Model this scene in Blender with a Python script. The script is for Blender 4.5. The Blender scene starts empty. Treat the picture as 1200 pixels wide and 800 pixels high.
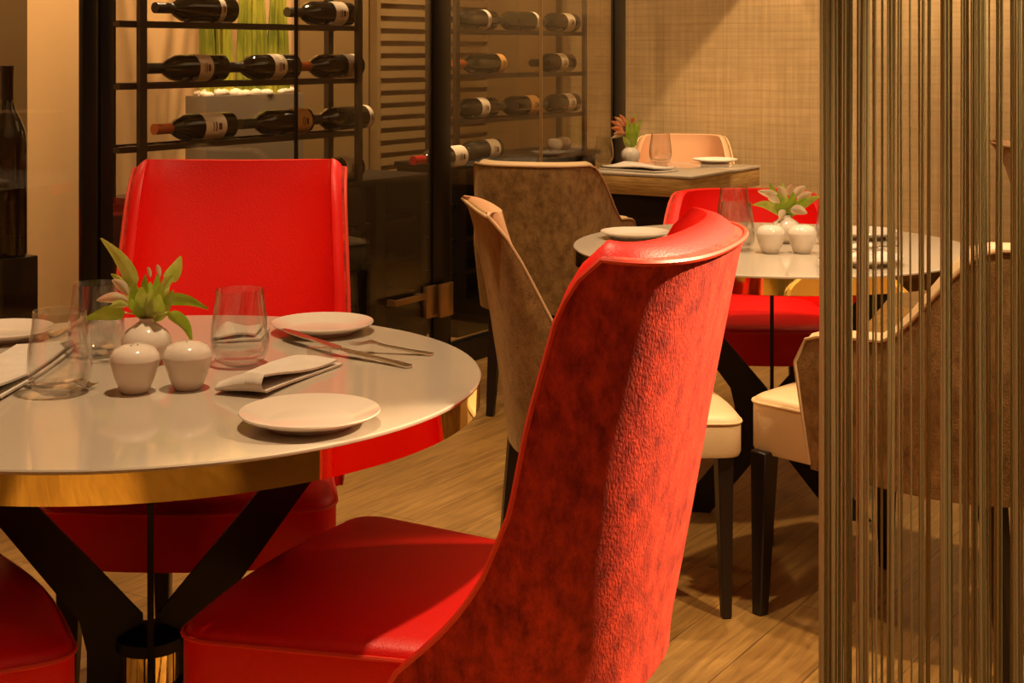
import bpy, bmesh, math, random
from mathutils import Vector, Matrix
random.seed(7)
C = bpy.context.scene.collection
SC = bpy.context.scene
PI = math.pi
H = 1.29      # camera height
F = 1700.0    # focal length in pixels of the 1200 px frame
HY = 60.0     # horizon row

# ------------------------------------------------------------------ helpers
def on_plane(px, py, z):
    """world point seen at pixel on the horizontal plane z"""
    d = (H - z) * F / (py - HY)
    return Vector(((px - 600) * d / F, d, z))
A2 = Vector((0.545, 0.838)); B2 = Vector((0.838, -0.545))
A2.normalize(); B2.normalize()
def RS(r, s, z=0.0):
    """room frame: r away from the wine wall, s along it"""
    p = B2 * r + A2 * s
    return Vector((p.x, p.y, z))
ROOMROT = math.atan2(A2.y, A2.x)   # rotation that lays local x along the wine wall
GK = 1.2
RG = GK * B2.dot(Vector((-0.245, 4.907)))      # r of the glass
def at_r(px, r):
    """s coordinate and distance where a pixel column meets the vertical plane r"""
    u = (px - 600) / F
    k = B2.x * u + B2.y
    d = r / k
    return A2.x * u * d + A2.y * d, d
def zat(py, d):
    return H - (py - HY) * d / F

def obj(name, bm, m, parent=None, smooth=True, kind=None, label=None):
    me = bpy.data.meshes.new(name)
    bmesh.ops.recalc_face_normals(bm, faces=bm.faces)
    bm.to_mesh(me); bm.free()
    o = bpy.data.objects.new(name, me); C.objects.link(o)
    if m is not None: me.materials.append(m)
    if smooth:
        me.shade_smooth()
        me.set_sharp_from_angle(angle=math.radians(38))
    if parent is not None: o.parent = parent
    if kind: o['kind'] = kind
    if label: o['label'] = label
    return o
def tag(o, label, cat, group=None, kind=None):
    o['label'] = label; o['category'] = cat
    if group: o['group'] = group
    if kind: o['kind'] = kind
    return o
def thing(name, label, cat, loc=(0, 0, 0), rotz=0.0, group=None):
    o = bpy.data.objects.new(name, None); C.objects.link(o)
    o.location = loc; o.rotation_euler = (0, 0, rotz); o.empty_display_size = .1
    return tag(o, label, cat, group)
def copy_thing(root, loc, rotz, label, group=None, scale=None):
    r = root.copy(); C.objects.link(r); r.location = loc; r.rotation_euler = (0, 0, rotz)
    r['label'] = label
    if group: r['group'] = group
    if scale: r.scale = scale
    for ch in list(root.children):
        c = ch.copy(); C.objects.link(c); c.parent = r
        for g in list(ch.children):
            d = g.copy(); C.objects.link(d); d.parent = c
    return r
def struct(o):
    o['kind'] = 'structure'; return o

def lathe(prof, n=40, bm=None, close=True, off=(0, 0, 0), flute=0, famp=0):
    bm = bm or bmesh.new(); rings = []
    for (r, z) in prof:
        if r < 1e-6:
            rings.append([bm.verts.new((off[0], off[1], z + off[2]))])
        else:
            ring = []
            for i in range(n):
                t = 2 * PI * i / n
                rr = r * (1 + famp * (abs(math.cos(flute * t / 2)) - .5)) if flute else r
                ring.append(bm.verts.new((off[0] + rr * math.cos(t), off[1] + rr * math.sin(t), z + off[2])))
            rings.append(ring)
    for a, b in zip(rings, rings[1:]):
        if len(a) == 1 and len(b) == 1: continue
        for i in range(n):
            j = (i + 1) % n
            if len(a) == 1: bm.faces.new((a[0], b[i], b[j]))
            elif len(b) == 1: bm.faces.new((a[i], b[0], a[j]))
            else: bm.faces.new((a[i], b[i], b[j], a[j]))
    return bm
def tube(pts, r, n=8, bm=None, cap=True):
    bm = bm or bmesh.new(); pts = [Vector(p) for p in pts]; rings = []
    up = None
    for i, p in enumerate(pts):
        t = (pts[min(i + 1, len(pts) - 1)] - pts[max(i - 1, 0)]).normalized()
        if up is None:
            up = Vector((0, 0, 1)) if abs(t.z) < .9 else Vector((1, 0, 0))
        s = t.cross(up)
        if s.length < 1e-6: s = t.cross(Vector((0, 1, 0)))
        s.normalize(); up = s.cross(t).normalized()
        rr = r[i] if isinstance(r, (list, tuple)) else r
        rings.append([bm.verts.new(p + (s * math.cos(2 * PI * k / n) + up * math.sin(2 * PI * k / n)) * rr) for k in range(n)])
    for a, b in zip(rings, rings[1:]):
        for k in range(n):
            bm.faces.new((a[k], b[k], b[(k + 1) % n], a[(k + 1) % n]))
    if cap:
        bm.faces.new(rings[0]); bm.faces.new(rings[-1][::-1])
    return bm
def box(x0, x1, y0, y1, z0, z1, bm=None, bev=0.0):
    bm = bm or bmesh.new()
    vs = [bm.verts.new((x, y, z)) for x in (x0, x1) for y in (y0, y1) for z in (z0, z1)]
    fs = [(0, 1, 3, 2), (4, 6, 7, 5), (0, 4, 5, 1), (2, 3, 7, 6), (0, 2, 6, 4), (1, 5, 7, 3)]
    fa = [bm.faces.new([vs[i] for i in f]) for f in fs]
    if bev:
        es = list({e for f in fa for e in f.edges})
        bmesh.ops.bevel(bm, geom=es, offset=bev, segments=2, affect='EDGES', profile=.5)
    return bm
def hexa(bot, top, bm=None):
    bm = bm or bmesh.new()
    a = [bm.verts.new(p) for p in bot]; b = [bm.verts.new(p) for p in top]; n = len(a)
    bm.faces.new(a[::-1]); bm.faces.new(b)
    for i in range(n):
        j = (i + 1) % n
        bm.faces.new((a[i], a[j], b[j], b[i]))
    return bm
def rbox(r0, r1, s0, s1, z0, z1, bm=None, bev=0.0):
    """box in the room frame, local x along the wall (s), local y = -r; placed by rotation"""
    bm2 = box(s0, s1, -r1, -r0, z0, z1, bm, bev)
    return bm2
def robj(name, bm, m, parent=None, **k):
    """link a mesh made in room frame coordinates (s, -r, z)"""
    if parent is None:
        o = obj(name, bm, m, None, **k)
        # the room frame is a pure rotation: x=s along A2, y=-r
        o.rotation_euler = (0, 0, ROOMROT)
        return o
    return obj(name, bm, m, parent, **k)
def rthing(name, label, cat, r, s, z=0, group=None):
    p = RS(r, s, z)
    return thing(name, label, cat, p, ROOMROT, group)
def lerp_tab(tab, v):
    if v <= tab[0][0]: return tab[0][1]
    for (a, x), (b, y) in zip(tab, tab[1:]):
        if v <= b:
            t = (v - a) / (b - a); return x + (y - x) * t
    return tab[-1][1]
def sstep(a, b, x):
    t = min(1, max(0, (x - a) / (b - a))); return t * t * (3 - 2 * t)

# ------------------------------------------------------------------ materials
def mat(name, col, rough=.5, metal=0.0, **k):
    m = bpy.data.materials.new(name); m.use_nodes = True
    b = m.node_tree.nodes['Principled BSDF']
    b.inputs['Base Color'].default_value = (*col, 1)
    b.inputs['Roughness'].default_value = rough
    b.inputs['Metallic'].default_value = metal
    for kk, v in k.items():
        b.inputs[kk.replace('_', ' ')].default_value = v
    return m
def nodes(m):
    nt = m.node_tree; return nt, nt.nodes, nt.links, nt.nodes['Principled BSDF']
def add_noise(m, cols, scale=8, detail=6, lo=.35, hi=.65, stretch=(1, 1, 1), bump=0.0, bscale=None, rot=0.0, dist=0.0):
    nt, N, L, b = nodes(m)
    tc = N.new('ShaderNodeTexCoord'); mp = N.new('ShaderNodeMapping')
    mp.inputs['Scale'].default_value = stretch; mp.inputs['Rotation'].default_value = (0, 0, rot)
    L.new(tc.outputs['Object'], mp.inputs['Vector'])
    no = N.new('ShaderNodeTexNoise'); no.inputs['Scale'].default_value = scale; no.inputs['Detail'].default_value = detail
    no.inputs['Roughness'].default_value = .72 if detail > 12 else .5
    no.inputs['Distortion'].default_value = dist
    L.new(mp.outputs[0], no.inputs['Vector'])
    cr = N.new('ShaderNodeValToRGB'); L.new(no.outputs['Fac'], cr.inputs['Fac'])
    e = cr.color_ramp.elements
    e[0].position = lo; e[0].color = (*cols[0], 1); e[1].position = hi; e[1].color = (*cols[1], 1)
    L.new(cr.outputs['Color'], b.inputs['Base Color'])
    if bump:
        n2 = N.new('ShaderNodeTexNoise'); n2.inputs['Scale'].default_value = bscale or scale * 6; n2.inputs['Detail'].default_value = 3
        L.new(mp.outputs[0], n2.inputs['Vector'])
        bp = N.new('ShaderNodeBump'); bp.inputs['Strength'].default_value = bump; bp.inputs['Distance'].default_value = .002
        L.new(n2.outputs['Fac'], bp.inputs['Height']); L.new(bp.outputs['Normal'], b.inputs['Normal'])
    return m

M = {}
M['red_leather'] = mat('red_leather', (.90, .008, .004), .48)
def leather_bump(m, sc=260, st=.25):
    nt, N, L, b = nodes(m)
    tc = N.new('ShaderNodeTexCoord')
    v = N.new('ShaderNodeTexVoronoi'); v.inputs['Scale'].default_value = sc
    L.new(tc.outputs['Object'], v.inputs['Vector'])
    bp = N.new('ShaderNodeBump'); bp.inputs['Strength'].default_value = st; bp.inputs['Distance'].default_value = .001
    L.new(v.outputs['Distance'], bp.inputs['Height']); L.new(bp.outputs['Normal'], b.inputs['Normal'])
leather_bump(M['red_leather'])
M['red_velvet'] = mat('red_velvet', (.6, .02, .01), .75, Sheen_Weight=.10, Sheen_Roughness=.4, Sheen_Tint=(1, .28, .10, 1))
add_noise(M['red_velvet'], ((.20, .0006, .0005), (.84, .060, .020)), 38, 15, .34, .72, (1, 1, .6), .8, 300, dist=.0)
M['red_piping'] = mat('red_piping', (.85, .06, .025), .5)
M['tan_velvet'] = mat('tan_velvet', (.3, .16, .05), .75, Sheen_Weight=.45, Sheen_Roughness=.4, Sheen_Tint=(1, .66, .30, 1))
add_noise(M['tan_velvet'], ((.12, .055, .008), (.42, .25, .08)), 30, 15, .34, .76, (1, 1, .7), .8, 300, dist=.1)
M['tan_piping'] = mat('tan_piping', (.62, .42, .22), .5)
M['peach_leather'] = mat('peach_leather', (.66, .36, .19), .45); leather_bump(M['peach_leather'])
M['cream_leather'] = mat('cream_leather', (.72, .52, .28), .45); leather_bump(M['cream_leather'])
M['black_wood'] = mat('black_wood', (.012, .006, .005), .35)
M['black_metal'] = mat('black_metal', (.008, .006, .005), .35, .3)
M['table_black'] = mat('table_black', (.006, .004, .004), .5)
M['white_gloss'] = mat('white_gloss', (.80, .70, .56), .10, Coat_Weight=.3)
M['stone_top'] = mat('stone_top', (.50, .43, .34), .07)
M['brass'] = mat('brass', (.93, .74, .27), .04, 1.0)
M['ceramic'] = mat('ceramic', (.70, .61, .51), .12)
M['steel'] = mat('steel', (.74, .66, .54), .30, 1.0)
M['napkin'] = mat('napkin', (.88, .80, .68), .9); add_noise(M['napkin'], ((.62, .55, .46), (.68, .61, .52)), 40, 3, .3, .7, bump=.3, bscale=400)
def glass_mat(name, tint=(1, 1, 1), ior=1.45, rough=0.0, mx=None, pwr=5):
    m = bpy.data.materials.new(name); m.use_nodes = True; nt = m.node_tree; nt.nodes.clear()
    out = nt.nodes.new('ShaderNodeOutputMaterial'); mix = nt.nodes.new('ShaderNodeMixShader')
    t = nt.nodes.new('ShaderNodeBsdfTransparent'); t.inputs[0].default_value = (*tint, 1)
    g = nt.nodes.new('ShaderNodeBsdfGlossy'); g.inputs['Roughness'].default_value = rough
    lw = nt.nodes.new('ShaderNodeLayerWeight'); lw.inputs[0].default_value = .5
    pw = nt.nodes.new('ShaderNodeMath'); pw.operation = 'POWER'; pw.inputs[1].default_value = pwr
    nt.links.new(lw.outputs['Facing'], pw.inputs[0])
    f = nt.nodes.new('ShaderNodeMath'); f.operation = 'MULTIPLY_ADD'; r0 = ((ior - 1) / (ior + 1)) ** 2
    f.inputs[1].default_value = 1 - r0; f.inputs[2].default_value = r0; nt.links.new(pw.outputs[0], f.inputs[0])
    fac = f.outputs[0]
    if mx:
        mu = nt.nodes.new('ShaderNodeMath'); mu.operation = 'MULTIPLY'; mu.inputs[1].default_value = mx
        mu.use_clamp = True
        nt.links.new(fac, mu.inputs[0]); fac = mu.outputs[0]
    nt.links.new(fac, mix.inputs[0]); nt.links.new(t.outputs[0], mix.inputs[1]); nt.links.new(g.outputs[0], mix.inputs[2])
    nt.links.new(mix.outputs[0], out.inputs[0])
    return m
M['pane'] = glass_mat('pane', (.95, .93, .88), 1.5, 0, 1.2)
M['tumbler'] = glass_mat('tumbler', (.965, .96, .95), 1.75, .02, None, 3.2)
M['clear_block'] = glass_mat('clear_block', (.9, .88, .84), 1.5, .02)
M['bottle_glass'] = mat('bottle_glass', (.010, .008, .004), .07, Coat_Weight=.5)
M['bottle_green'] = mat('bottle_green', (.030, .026, .008), .08, Coat_Weight=.5)
M['bottle_grey'] = mat('bottle_grey', (.06, .055, .04), .12)
M['label_paper'] = mat('label_paper', (.78, .66, .50), .8)
M['label_amber'] = mat('label_amber', (.62, .33, .09), .8)
M['ink'] = mat('ink', (.08, .03, .02), .8)
M['foil_black'] = mat('foil_black', (.02, .014, .01), .35)
M['foil_orange'] = mat('foil_orange', (.42, .10, .02), .35)
M['foil_red'] = mat('foil_red', (.45, .01, .01), .35)
M['foil_green'] = mat('foil_green', (.05, .045, .02), .35)
M['rack_brown'] = mat('rack_brown', (.030, .016, .008), .4)
M['planter'] = mat('planter', (.16, .12, .08), .3)
M['pebble'] = mat('pebble', (.82, .70, .55), .7)
M['stalk'] = mat('stalk', (.34, .36, .02), .5); add_noise(M['stalk'], ((.16, .19, .01), (.50, .48, .05)), 14, 3, .35, .65, (1, 1, .3))
M['leaf'] = mat('leaf', (.25, .42, .04), .45, Subsurface_Weight=0.0)
add_noise(M['leaf'], ((.40, .58, .03), (.66, .78, .12)), 30, 3, .3, .7)
M['leaf_pale'] = mat('leaf_pale', (.50, .58, .16), .5); add_noise(M['leaf_pale'], ((.55, .68, .07), (.84, .86, .30)), 40, 3, .3, .7)
M['petal'] = mat('petal', (.85, .52, .36), .5); add_noise(M['petal'], ((.90, .66, .46), (.95, .90, .70)), 45, 3, .3, .7)
M['petal_orange'] = mat('petal_orange', (.85, .30, .09), .5); add_noise(M['petal_orange'], ((.80, .22, .06), (.88, .55, .26)), 45, 3, .3, .7)
M['back_wall'] = mat('back_wall', (.58, .36, .16), .8)
M['ceiling'] = mat('ceiling', (.70, .60, .45), .9)
M['plain_wall'] = mat('plain_wall', (.45, .29, .13), .85)
M['slat'] = mat('slat', (.28, .175, .065), .6)
M['dark_panel'] = mat('dark_panel', (.24, .145, .05), .6)
M['table_wood'] = mat('table_wood', (.45, .25, .08), .45)
add_noise(M['table_wood'], ((.34, .18, .05), (.56, .34, .11)), 10, 5, .35, .65, (1, 1, 14))
M['chrome_brown'] = mat('chrome_brown', (.42, .26, .10), .3, .8)
# string curtain
m = mat('curtain_thread', (.44, .40, .21), 1.0, Specular_IOR_Level=.05); M['thread'] = m
nt, N, L, b = nodes(m)
tr = N.new('ShaderNodeBsdfTranslucent'); tr.inputs[0].default_value = (.60, .54, .30, 1)
mx = N.new('ShaderNodeMixShader'); mx.inputs[0].default_value = .35
o_ = [n for n in N if n.type == 'OUTPUT_MATERIAL'][0]
L.new(b.outputs[0], mx.inputs[1]); L.new(tr.outputs[0], mx.inputs[2]); L.new(mx.outputs[0], o_.inputs[0])
# oak floor: planks along the wine wall
m = mat('oak_floor', (.4, .22, .07), .42); M['floor'] = m
nt, N, L, b = nodes(m)
tc = N.new('ShaderNodeTexCoord')
br = N.new('ShaderNodeTexBrick'); br.inputs['Scale'].default_value = 1.0
br.inputs['Brick Width'].default_value = 1.6; br.inputs['Row Height'].default_value = .16
br.inputs['Mortar Size'].default_value = .0015; br.inputs['Bias'].default_value = 0
br.inputs['Color1'].default_value = (.37, .215, .062, 1); br.inputs['Color2'].default_value = (.30, .165, .042, 1)
br.inputs['Mortar'].default_value = (.13, .07, .025, 1)
L.new(tc.outputs['Object'], br.inputs['Vector'])
mp = N.new('ShaderNodeMapping'); mp.inputs['Scale'].default_value = (1.2, 14, 1)
L.new(tc.outputs['Object'], mp.inputs['Vector'])
no = N.new('ShaderNodeTexNoise'); no.inputs['Scale'].default_value = 4; no.inputs['Detail'].default_value = 8; no.inputs['Distortion'].default_value = .8
L.new(mp.outputs[0], no.inputs['Vector'])
cr = N.new('ShaderNodeValToRGB'); L.new(no.outputs['Fac'], cr.inputs[0])
cr.color_ramp.elements[0].position = .3; cr.color_ramp.elements[0].color = (.62, .55, .48, 1)
cr.color_ramp.elements[1].position = .7; cr.color_ramp.elements[1].color = (1.15, 1.12, 1.05, 1)
mm = N.new('ShaderNodeMix'); mm.data_type = 'RGBA'; mm.blend_type = 'MULTIPLY'; mm.inputs[0].default_value = 1
L.new(br.outputs['Color'], mm.inputs[6]); L.new(cr.outputs['Color'], mm.inputs[7]); L.new(mm.outputs[2], b.inputs['Base Color'])
# wallpaper: woven grid
m = mat('grid_wallpaper', (.5, .33, .15), .75); M['wallpaper'] = m
nt, N, L, b = nodes(m)
tc = N.new('ShaderNodeTexCoord')
def wnoise(scale):
    mp = N.new('ShaderNodeMapping'); mp.inputs['Scale'].default_value = scale
    L.new(tc.outputs['Object'], mp.inputs['Vector'])
    n = N.new('ShaderNodeTexNoise'); n.inputs['Scale'].default_value = 1; n.inputs['Detail'].default_value = 2
    L.new(mp.outputs[0], n.inputs['Vector']); return n
n1 = wnoise((3, 3, 60)); n2 = wnoise((60, 60, 3))
br = N.new('ShaderNodeTexBrick'); br.offset = 0; br.inputs['Scale'].default_value = 1
br.inputs['Brick Width'].default_value = .045; br.inputs['Row Height'].default_value = .045; br.inputs['Mortar Size'].default_value = .003
br.inputs['Color1'].default_value = (1, 1, 1, 1); br.inputs['Color2'].default_value = (.93, .93, .93, 1); br.inputs['Mortar'].default_value = (.84, .81, .78, 1)
sx = N.new('ShaderNodeSeparateXYZ'); cb = N.new('ShaderNodeCombineXYZ')
L.new(tc.outputs['Object'], sx.inputs[0]); L.new(sx.outputs['Y'], cb.inputs['X']); L.new(sx.outputs['Z'], cb.inputs['Y'])
L.new(cb.outputs[0], br.inputs['Vector'])
ma = N.new('ShaderNodeMath'); ma.operation = 'ADD'; L.new(n1.outputs['Fac'], ma.inputs[0]); L.new(n2.outputs['Fac'], ma.inputs[1])
cr = N.new('ShaderNodeValToRGB'); 
hf = N.new('ShaderNodeMath'); hf.operation = 'MULTIPLY'; hf.inputs[1].default_value = .5; L.new(ma.outputs[0], hf.inputs[0]); L.new(hf.outputs[0], cr.inputs[0])
cr.color_ramp.elements[0].position = .36; cr.color_ramp.elements[0].color = (.44, .29, .122, 1)
cr.color_ramp.elements[1].position = .62; cr.color_ramp.elements[1].color = (.54, .365, .168, 1)
mm = N.new('ShaderNodeMix'); mm.data_type = 'RGBA'; mm.blend_type = 'MULTIPLY'; mm.inputs[0].default_value = .8
L.new(cr.outputs[0], mm.inputs[6]); L.new(br.outputs['Color'], mm.inputs[7]); L.new(mm.outputs[2], b.inputs['Base Color'])

# ------------------------------------------------------------------ room shell
RW, RR, S0, S1 = RG - 1.05, 3.6, -3.2, 7.22
CH = 2.75
struct(robj('floor', rbox(RW - .1, RR + .1, S0 - .1, S1 + .1, -.1, 0), M['floor'], smooth=False))
struct(robj('ceiling', rbox(RW - .1, RR + .1, S0 - .1, S1 + .1, CH, CH + .1), M['ceiling'], smooth=False))
struct(robj('wall_left', rbox(RW - .12, RW, S0, S1, 0, CH), M['back_wall'], smooth=False))
struct(robj('wall_back', rbox(RW - .12, RR, S1, S1 + .12, 0, CH), M['wallpaper'], smooth=False))
struct(robj('wall_right', rbox(RR, RR + .12, S0, S1, 0, CH), M['plain_wall'], smooth=False))
struct(robj('wall_rear', rbox(RW - .12, RR, S0 - .12, S0, 0, CH), M['plain_wall'], smooth=False))

# ------------------------------------------------------------------ glazed wine room front
def s_at(px, r): return at_r(px, r)[0]
P1a, P1b = s_at(95, RG), s_at(130, RG)
P2a, P2b = s_at(505, RG), s_at(526, RG)
P3a, P3b = s_at(718, RG), s_at(731, RG)
S_END = (P3a + P3b) / 2
gw = thing('glass_partition', 'tall glass partition in slim black frames in front of the wine racks', 'partition', (0, 0, 0), ROOMROT)
mid = (P1a + P1b) / 2
# the black post beside the big bottle is two profiles with a groove between
robj('frame_post', rbox(RG - .012, RG + .012, P1a, mid - .006, 0, CH - .001, bev=.003), M['black_metal'], gw)
robj('frame_post', rbox(RG - .012, RG + .012, mid + .006, P1b, 0, CH - .001, bev=.003), M['black_metal'], gw)
robj('frame_post', rbox(RG - .012, RG + .012, P2a, P2b, 0, CH - .001, bev=.003), M['black_metal'], gw)
robj('frame_post', rbox(RG - .012, RG + .012, P3a, P3b, 0, CH - .001, bev=.003), M['black_metal'], gw)
robj('bottom_rail', rbox(RG - .03, RG + .03, P1b, P2a, 0.001, .09), M['black_metal'], gw)
robj('bottom_rail', rbox(RG - .03, RG + .03, P2b, P3a, 0.001, .09), M['black_metal'], gw)
robj('bottom_rail', rbox(RG - .03, RG + .03, .5, P1a, 0.001, .09), M['black_metal'], gw)
J1, J2 = s_at(347, RG), s_at(634, RG)
for a, b_ in ((.5, P1a), (P1b, J1 - .002), (J1 + .002, P2a), (P2b, J2 - .002), (J2 + .002, P3a)):
    robj('glass_pane', rbox(RG - .005, RG + .005, a, b_, .09, CH - .001), M['pane'], gw, smooth=False)
for J in (J1, J2):
    robj('joint_strip', rbox(RG - .007, RG + .007, J - .003, J + .003, .09, CH - .001), M['black_metal'] if J == J1 else M['slat'], gw, smooth=False)
# end return of the wine room, glass running back to the wall
robj('glass_pane', rbox(RW + .001, RG - .015, S_END - .004, S_END + .004, .09, CH - .001), M['pane'], gw, smooth=False)
robj('bottom_rail', rbox(RW + .001, RG - .031, S_END - .015, S_END + .015, .001, .09), M['black_metal'], gw)
# brass hinge patch and bar handle on the door
h0, h1 = s_at(497, RG + .01), s_at(510, RG + .01)
dh = at_r(503, RG)[1]
hb = rbox(RG + .005, RG + .022, h0, h1, zat(371, dh), zat(334, dh), bev=.002)
robj('hinge_plate', hb, M['chrome_brown'], gw, label='brass hinge plate')
hb = rbox(RG + .031, RG + .045, P2a + .004, P2b - .03, zat(372, dh), zat(333, dh), bev=.002)
robj('hinge_plate', hb, M['chrome_brown'], gw, label='brass hinge plate')
# door pull: a horizontal bar on two stand-offs, seen below the top rail
q0, q1 = s_at(452, RG), s_at(488, RG); dq = at_r(470, RG)[1]
zt = zat(349, dq)
hp = rbox(RG + .03, RG + .048, q0, q1, zt - .016, zt + .006, bev=.002)
hp = rbox(RG + .005, RG + .031, q0, q0 + .02, zt - .016, zt + .006, hp)
hp = rbox(RG + .005, RG + .031, q1 - .02, q1, zt - .016, zt + .006, hp)
robj('door_handle', hp, M['chrome_brown'], gw, label='brass bar handle')

# panels on the back wall of the wine room
def s_wall(px, off=0.0): return s_at(px, RW + off)
sl = thing('slatted_panel', 'brown panel of horizontal slats on the wall behind the bottles', 'wall panel', (0, 0, 0), ROOMROT)
z = .35; bm = bmesh.new()
sa, sb = s_wall(440, .04), s_wall(600, .04)
while z < 2.2:
    rbox(RW + .02, RW + .045, sa + .03, sb - .03, z, z + .036, bm); z += .062
o = robj('slats', bm, M['slat'], sl, smooth=False); o['kind'] = 'stuff'
bm = rbox(RW + .001, RW + .02, sa, sb, .3, 2.25)
bm = rbox(RW + .02, RW + .05, sa, sa + .03, .3, 2.25, bm); bm = rbox(RW + .02, RW + .05, sb - .03, sb, .3, 2.25, bm)
robj('panel_frame', bm, M['dark_panel'], sl, smooth=False)
dp = robj('wall_panel', rbox(RW + .001, RW + .03, s_wall(352, .03), s_wall(432, .03), 0.02, 2.4), M['dark_panel'], smooth=False)
tag(dp, 'plain brown panel on the back wall right of the green stalks', 'wall panel')
dp = robj('dark_column', rbox(RG - .70, RG - .56, s_at(-40, RG - .56), s_at(32, RG - .56), 0, CH - .002), M['dark_panel'], smooth=False)
tag(dp, 'dark olive column behind the big standing bottle', 'column')
dp = robj('back_wall_shelf_unit', rbox(RW + .001, RW + .25, s_wall(608, .25), s_wall(664, .25), 0, 2.3), M['dark_panel'], smooth=False)
tag(dp, 'brown wooden upright panel behind the right wine rack', 'wall panel')

# ------------------------------------------------------------------ wine racks
R1, R2 = RG - .17, RG - .31          # front edges of the two racks
SH = [H - (H - q) * GK for q in (1.373, 1.202, 1.03, .865)]
def rack(rf, pa, pb, ups, label):
    t = thing('wine_rack', label, 'wine rack', (0, 0, 0), ROOMROT)
    a, b_ = s_at(pa, rf), s_at(pb, rf)
    for zz in SH[:3] + [H - (H - 1.545) * GK]:
        bm = rbox(rf - .018, rf, a, b_, zz - .02, zz); bm = rbox(rf - .13, rf - .112, a, b_, zz - .02, zz, bm)
        n = int((b_ - a) / .12)
        for i in range(n + 1):
            s = a + (b_ - a) * i / n
            rbox(rf - .112, rf - .018, s, s + .012, zz - .018, zz - .004, bm)
        robj('shelf', bm, M['rack_brown'], t, smooth=False)
    for px, w in ups:
        s = s_at(px, rf)
        robj('upright', rbox(rf - .155, rf - .131, s - w / 2, s + w / 2, SH[3] + .001, CH - .002), M['rack_brown'], t, smooth=False)
        robj('upright', rbox(rf + .0, rf + .018, s - w / 2, s + w / 2, SH[3] + .001, CH - .002), M['rack_brown'], t, smooth=False)
    return t
rack(R1, 140, 418, ((164, .030), (418, .03)), 'brown metal wine rack above the red chair, left of the brass handled glass door')
rack(R2, 530, 686, ((533, .03), (683, .024)), 'brown metal wine rack right of the thin black post')
# black lower cabinets under the bottles
def base_unit(rf, pa, pb, ups, label):
    t = thing('base_cabinet', label, 'cabinet', (0, 0, 0), ROOMROT)
    a, b_ = s_at(pa, rf), s_at(pb, rf)
    robj('counter_top', rbox(rf - .36, rf + .02, a, b_, SH[3] - .025, SH[3], bev=.003), M['black_metal'], t)
    robj('plinth', rbox(rf - .36, rf, a, b_, 0, .16), M['black_metal'], t, smooth=False)
    for zz in (.60, .44, .29):
        robj('shelf', rbox(rf - .34, rf - .02, a, b_, zz - .018, zz), M['black_metal'], t, smooth=False)
    for px, w in ups:
        s = s_at(px, rf)
        robj('upright', rbox(rf - .35, rf, s - w / 2, s + w / 2, .16, SH[3] - .025), M['black_metal'], t, smooth=False)
    return t
base_unit(R1, 205, 500, ((215, .05), (300, .04), (426, .03), (446, .06), (496, .03)), 'long black open base cabinet below the left rack and the door')
base_unit(R2, 536, 700, ((542, .06), (600, .03), (696, .03)), 'black open base cabinet below the right rack, behind the tan chair')

# bottles --------------------------------------------------------------
BR = .039
def bottle_parts(t, glass, foil, lab, lstart, llen, L=.305, r=BR):
    """bottle lying along local x, neck at -x, axis at z = r"""
    body = .185
    prof = [(0, .008), (r * .82, 0), (r, .008), (r, body), (r * .93, body + .016), (r * .62, body + .042), (r * .38, body + .058), (.0145, body + .07), (.0145, L)]
    prof += [(0, L)]
    def turned(pr, n=28):
        bm = lathe(pr, n)
        bmesh.ops.transform(bm, matrix=Matrix.Translation((L / 2, 0, r)) @ Matrix.Rotation(-PI / 2, 4, 'Y'), verts=bm.verts)
        return bm
    obj('bottle_body', turned(prof), glass, t)
    obj('capsule', turned([(.0155, L - .062), (.0158, L - .01), (.0158, L + .001), (0, L + .001)], 20), foil, t)
    if lab:
        rr = r + .0006
        lb = obj('paper_label', turned([(rr, lstart), (rr, lstart + llen)], 28), lab, t)
        # printed lines facing the room
        bm = bmesh.new()
        for k, (za, zb, wd) in enumerate(((.25, .40, .55), (.48, .54, .8), (.62, .66, .7))):
            for (p0, p1) in ((-.5 + (1 - wd) / 2, .5 - (1 - wd) / 2),):
                vs = []
                n = 6
                for i in range(n + 1):
                    ang = -PI / 2 + (p0 + (p1 - p0) * i / n) * .9
                    y, zz = rr * 1.012 * math.sin(ang), r - rr * 1.012 * 0
                    x0 = L / 2 - (lstart + llen * za); x1 = L / 2 - (lstart + llen * zb)
                    cy, cz = -math.cos(ang + PI / 2) * rr * 1.015, r + math.sin(ang + PI / 2) * rr * 1.015
                    vs.append((bm.verts.new((x0, cy, cz)), bm.verts.new((x1, cy, cz))))
                for q, w in zip(vs, vs[1:]): bm.faces.new((q[0], w[0], w[1], q[1]))
        obj('label_print', bm, M['ink'], lb)
protos = {}
def lay_bottle(px, rf, shelf, kind, label, dr=.065, tilt=0.0, scl=1.0):
    s, d = at_r(px, rf - dr)
    p = RS(rf - dr, s, shelf)
    g = 'wine bottles lying in the glazed wine racks'
    if kind not in protos:
        t = thing('wine_bottle', label, 'wine bottle', p, ROOMROT + tilt, g)
        gl, fo, la, ls, ll = kind
        bottle_parts(t, M[gl], M[fo], M[la] if la else None, ls, ll)
        protos[kind] = t
    else:
        t = copy_thing(protos[kind], p, ROOMROT + tilt, label, g)
    t.scale = (scl, scl, scl)
    return t
K_w = ('bottle_glass', 'foil_black', 'label_paper', .075, .055)
K_two = ('bottle_glass', 'foil_black', 'label_paper', .06, .022)
K_or = ('bottle_glass', 'foil_orange', 'label_paper', .055, .085)
K_or2 = ('bottle_glass', 'foil_orange', 'label_paper', .03, .06)
K_am = ('bottle_glass', 'foil_green', 'label_amber', .02, .07)
K_wh = ('bottle_glass', 'foil_green', 'label_paper', .05, .062)
K_am2 = ('bottle_green', 'foil_orange', 'label_amber', .0, .04)
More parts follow.
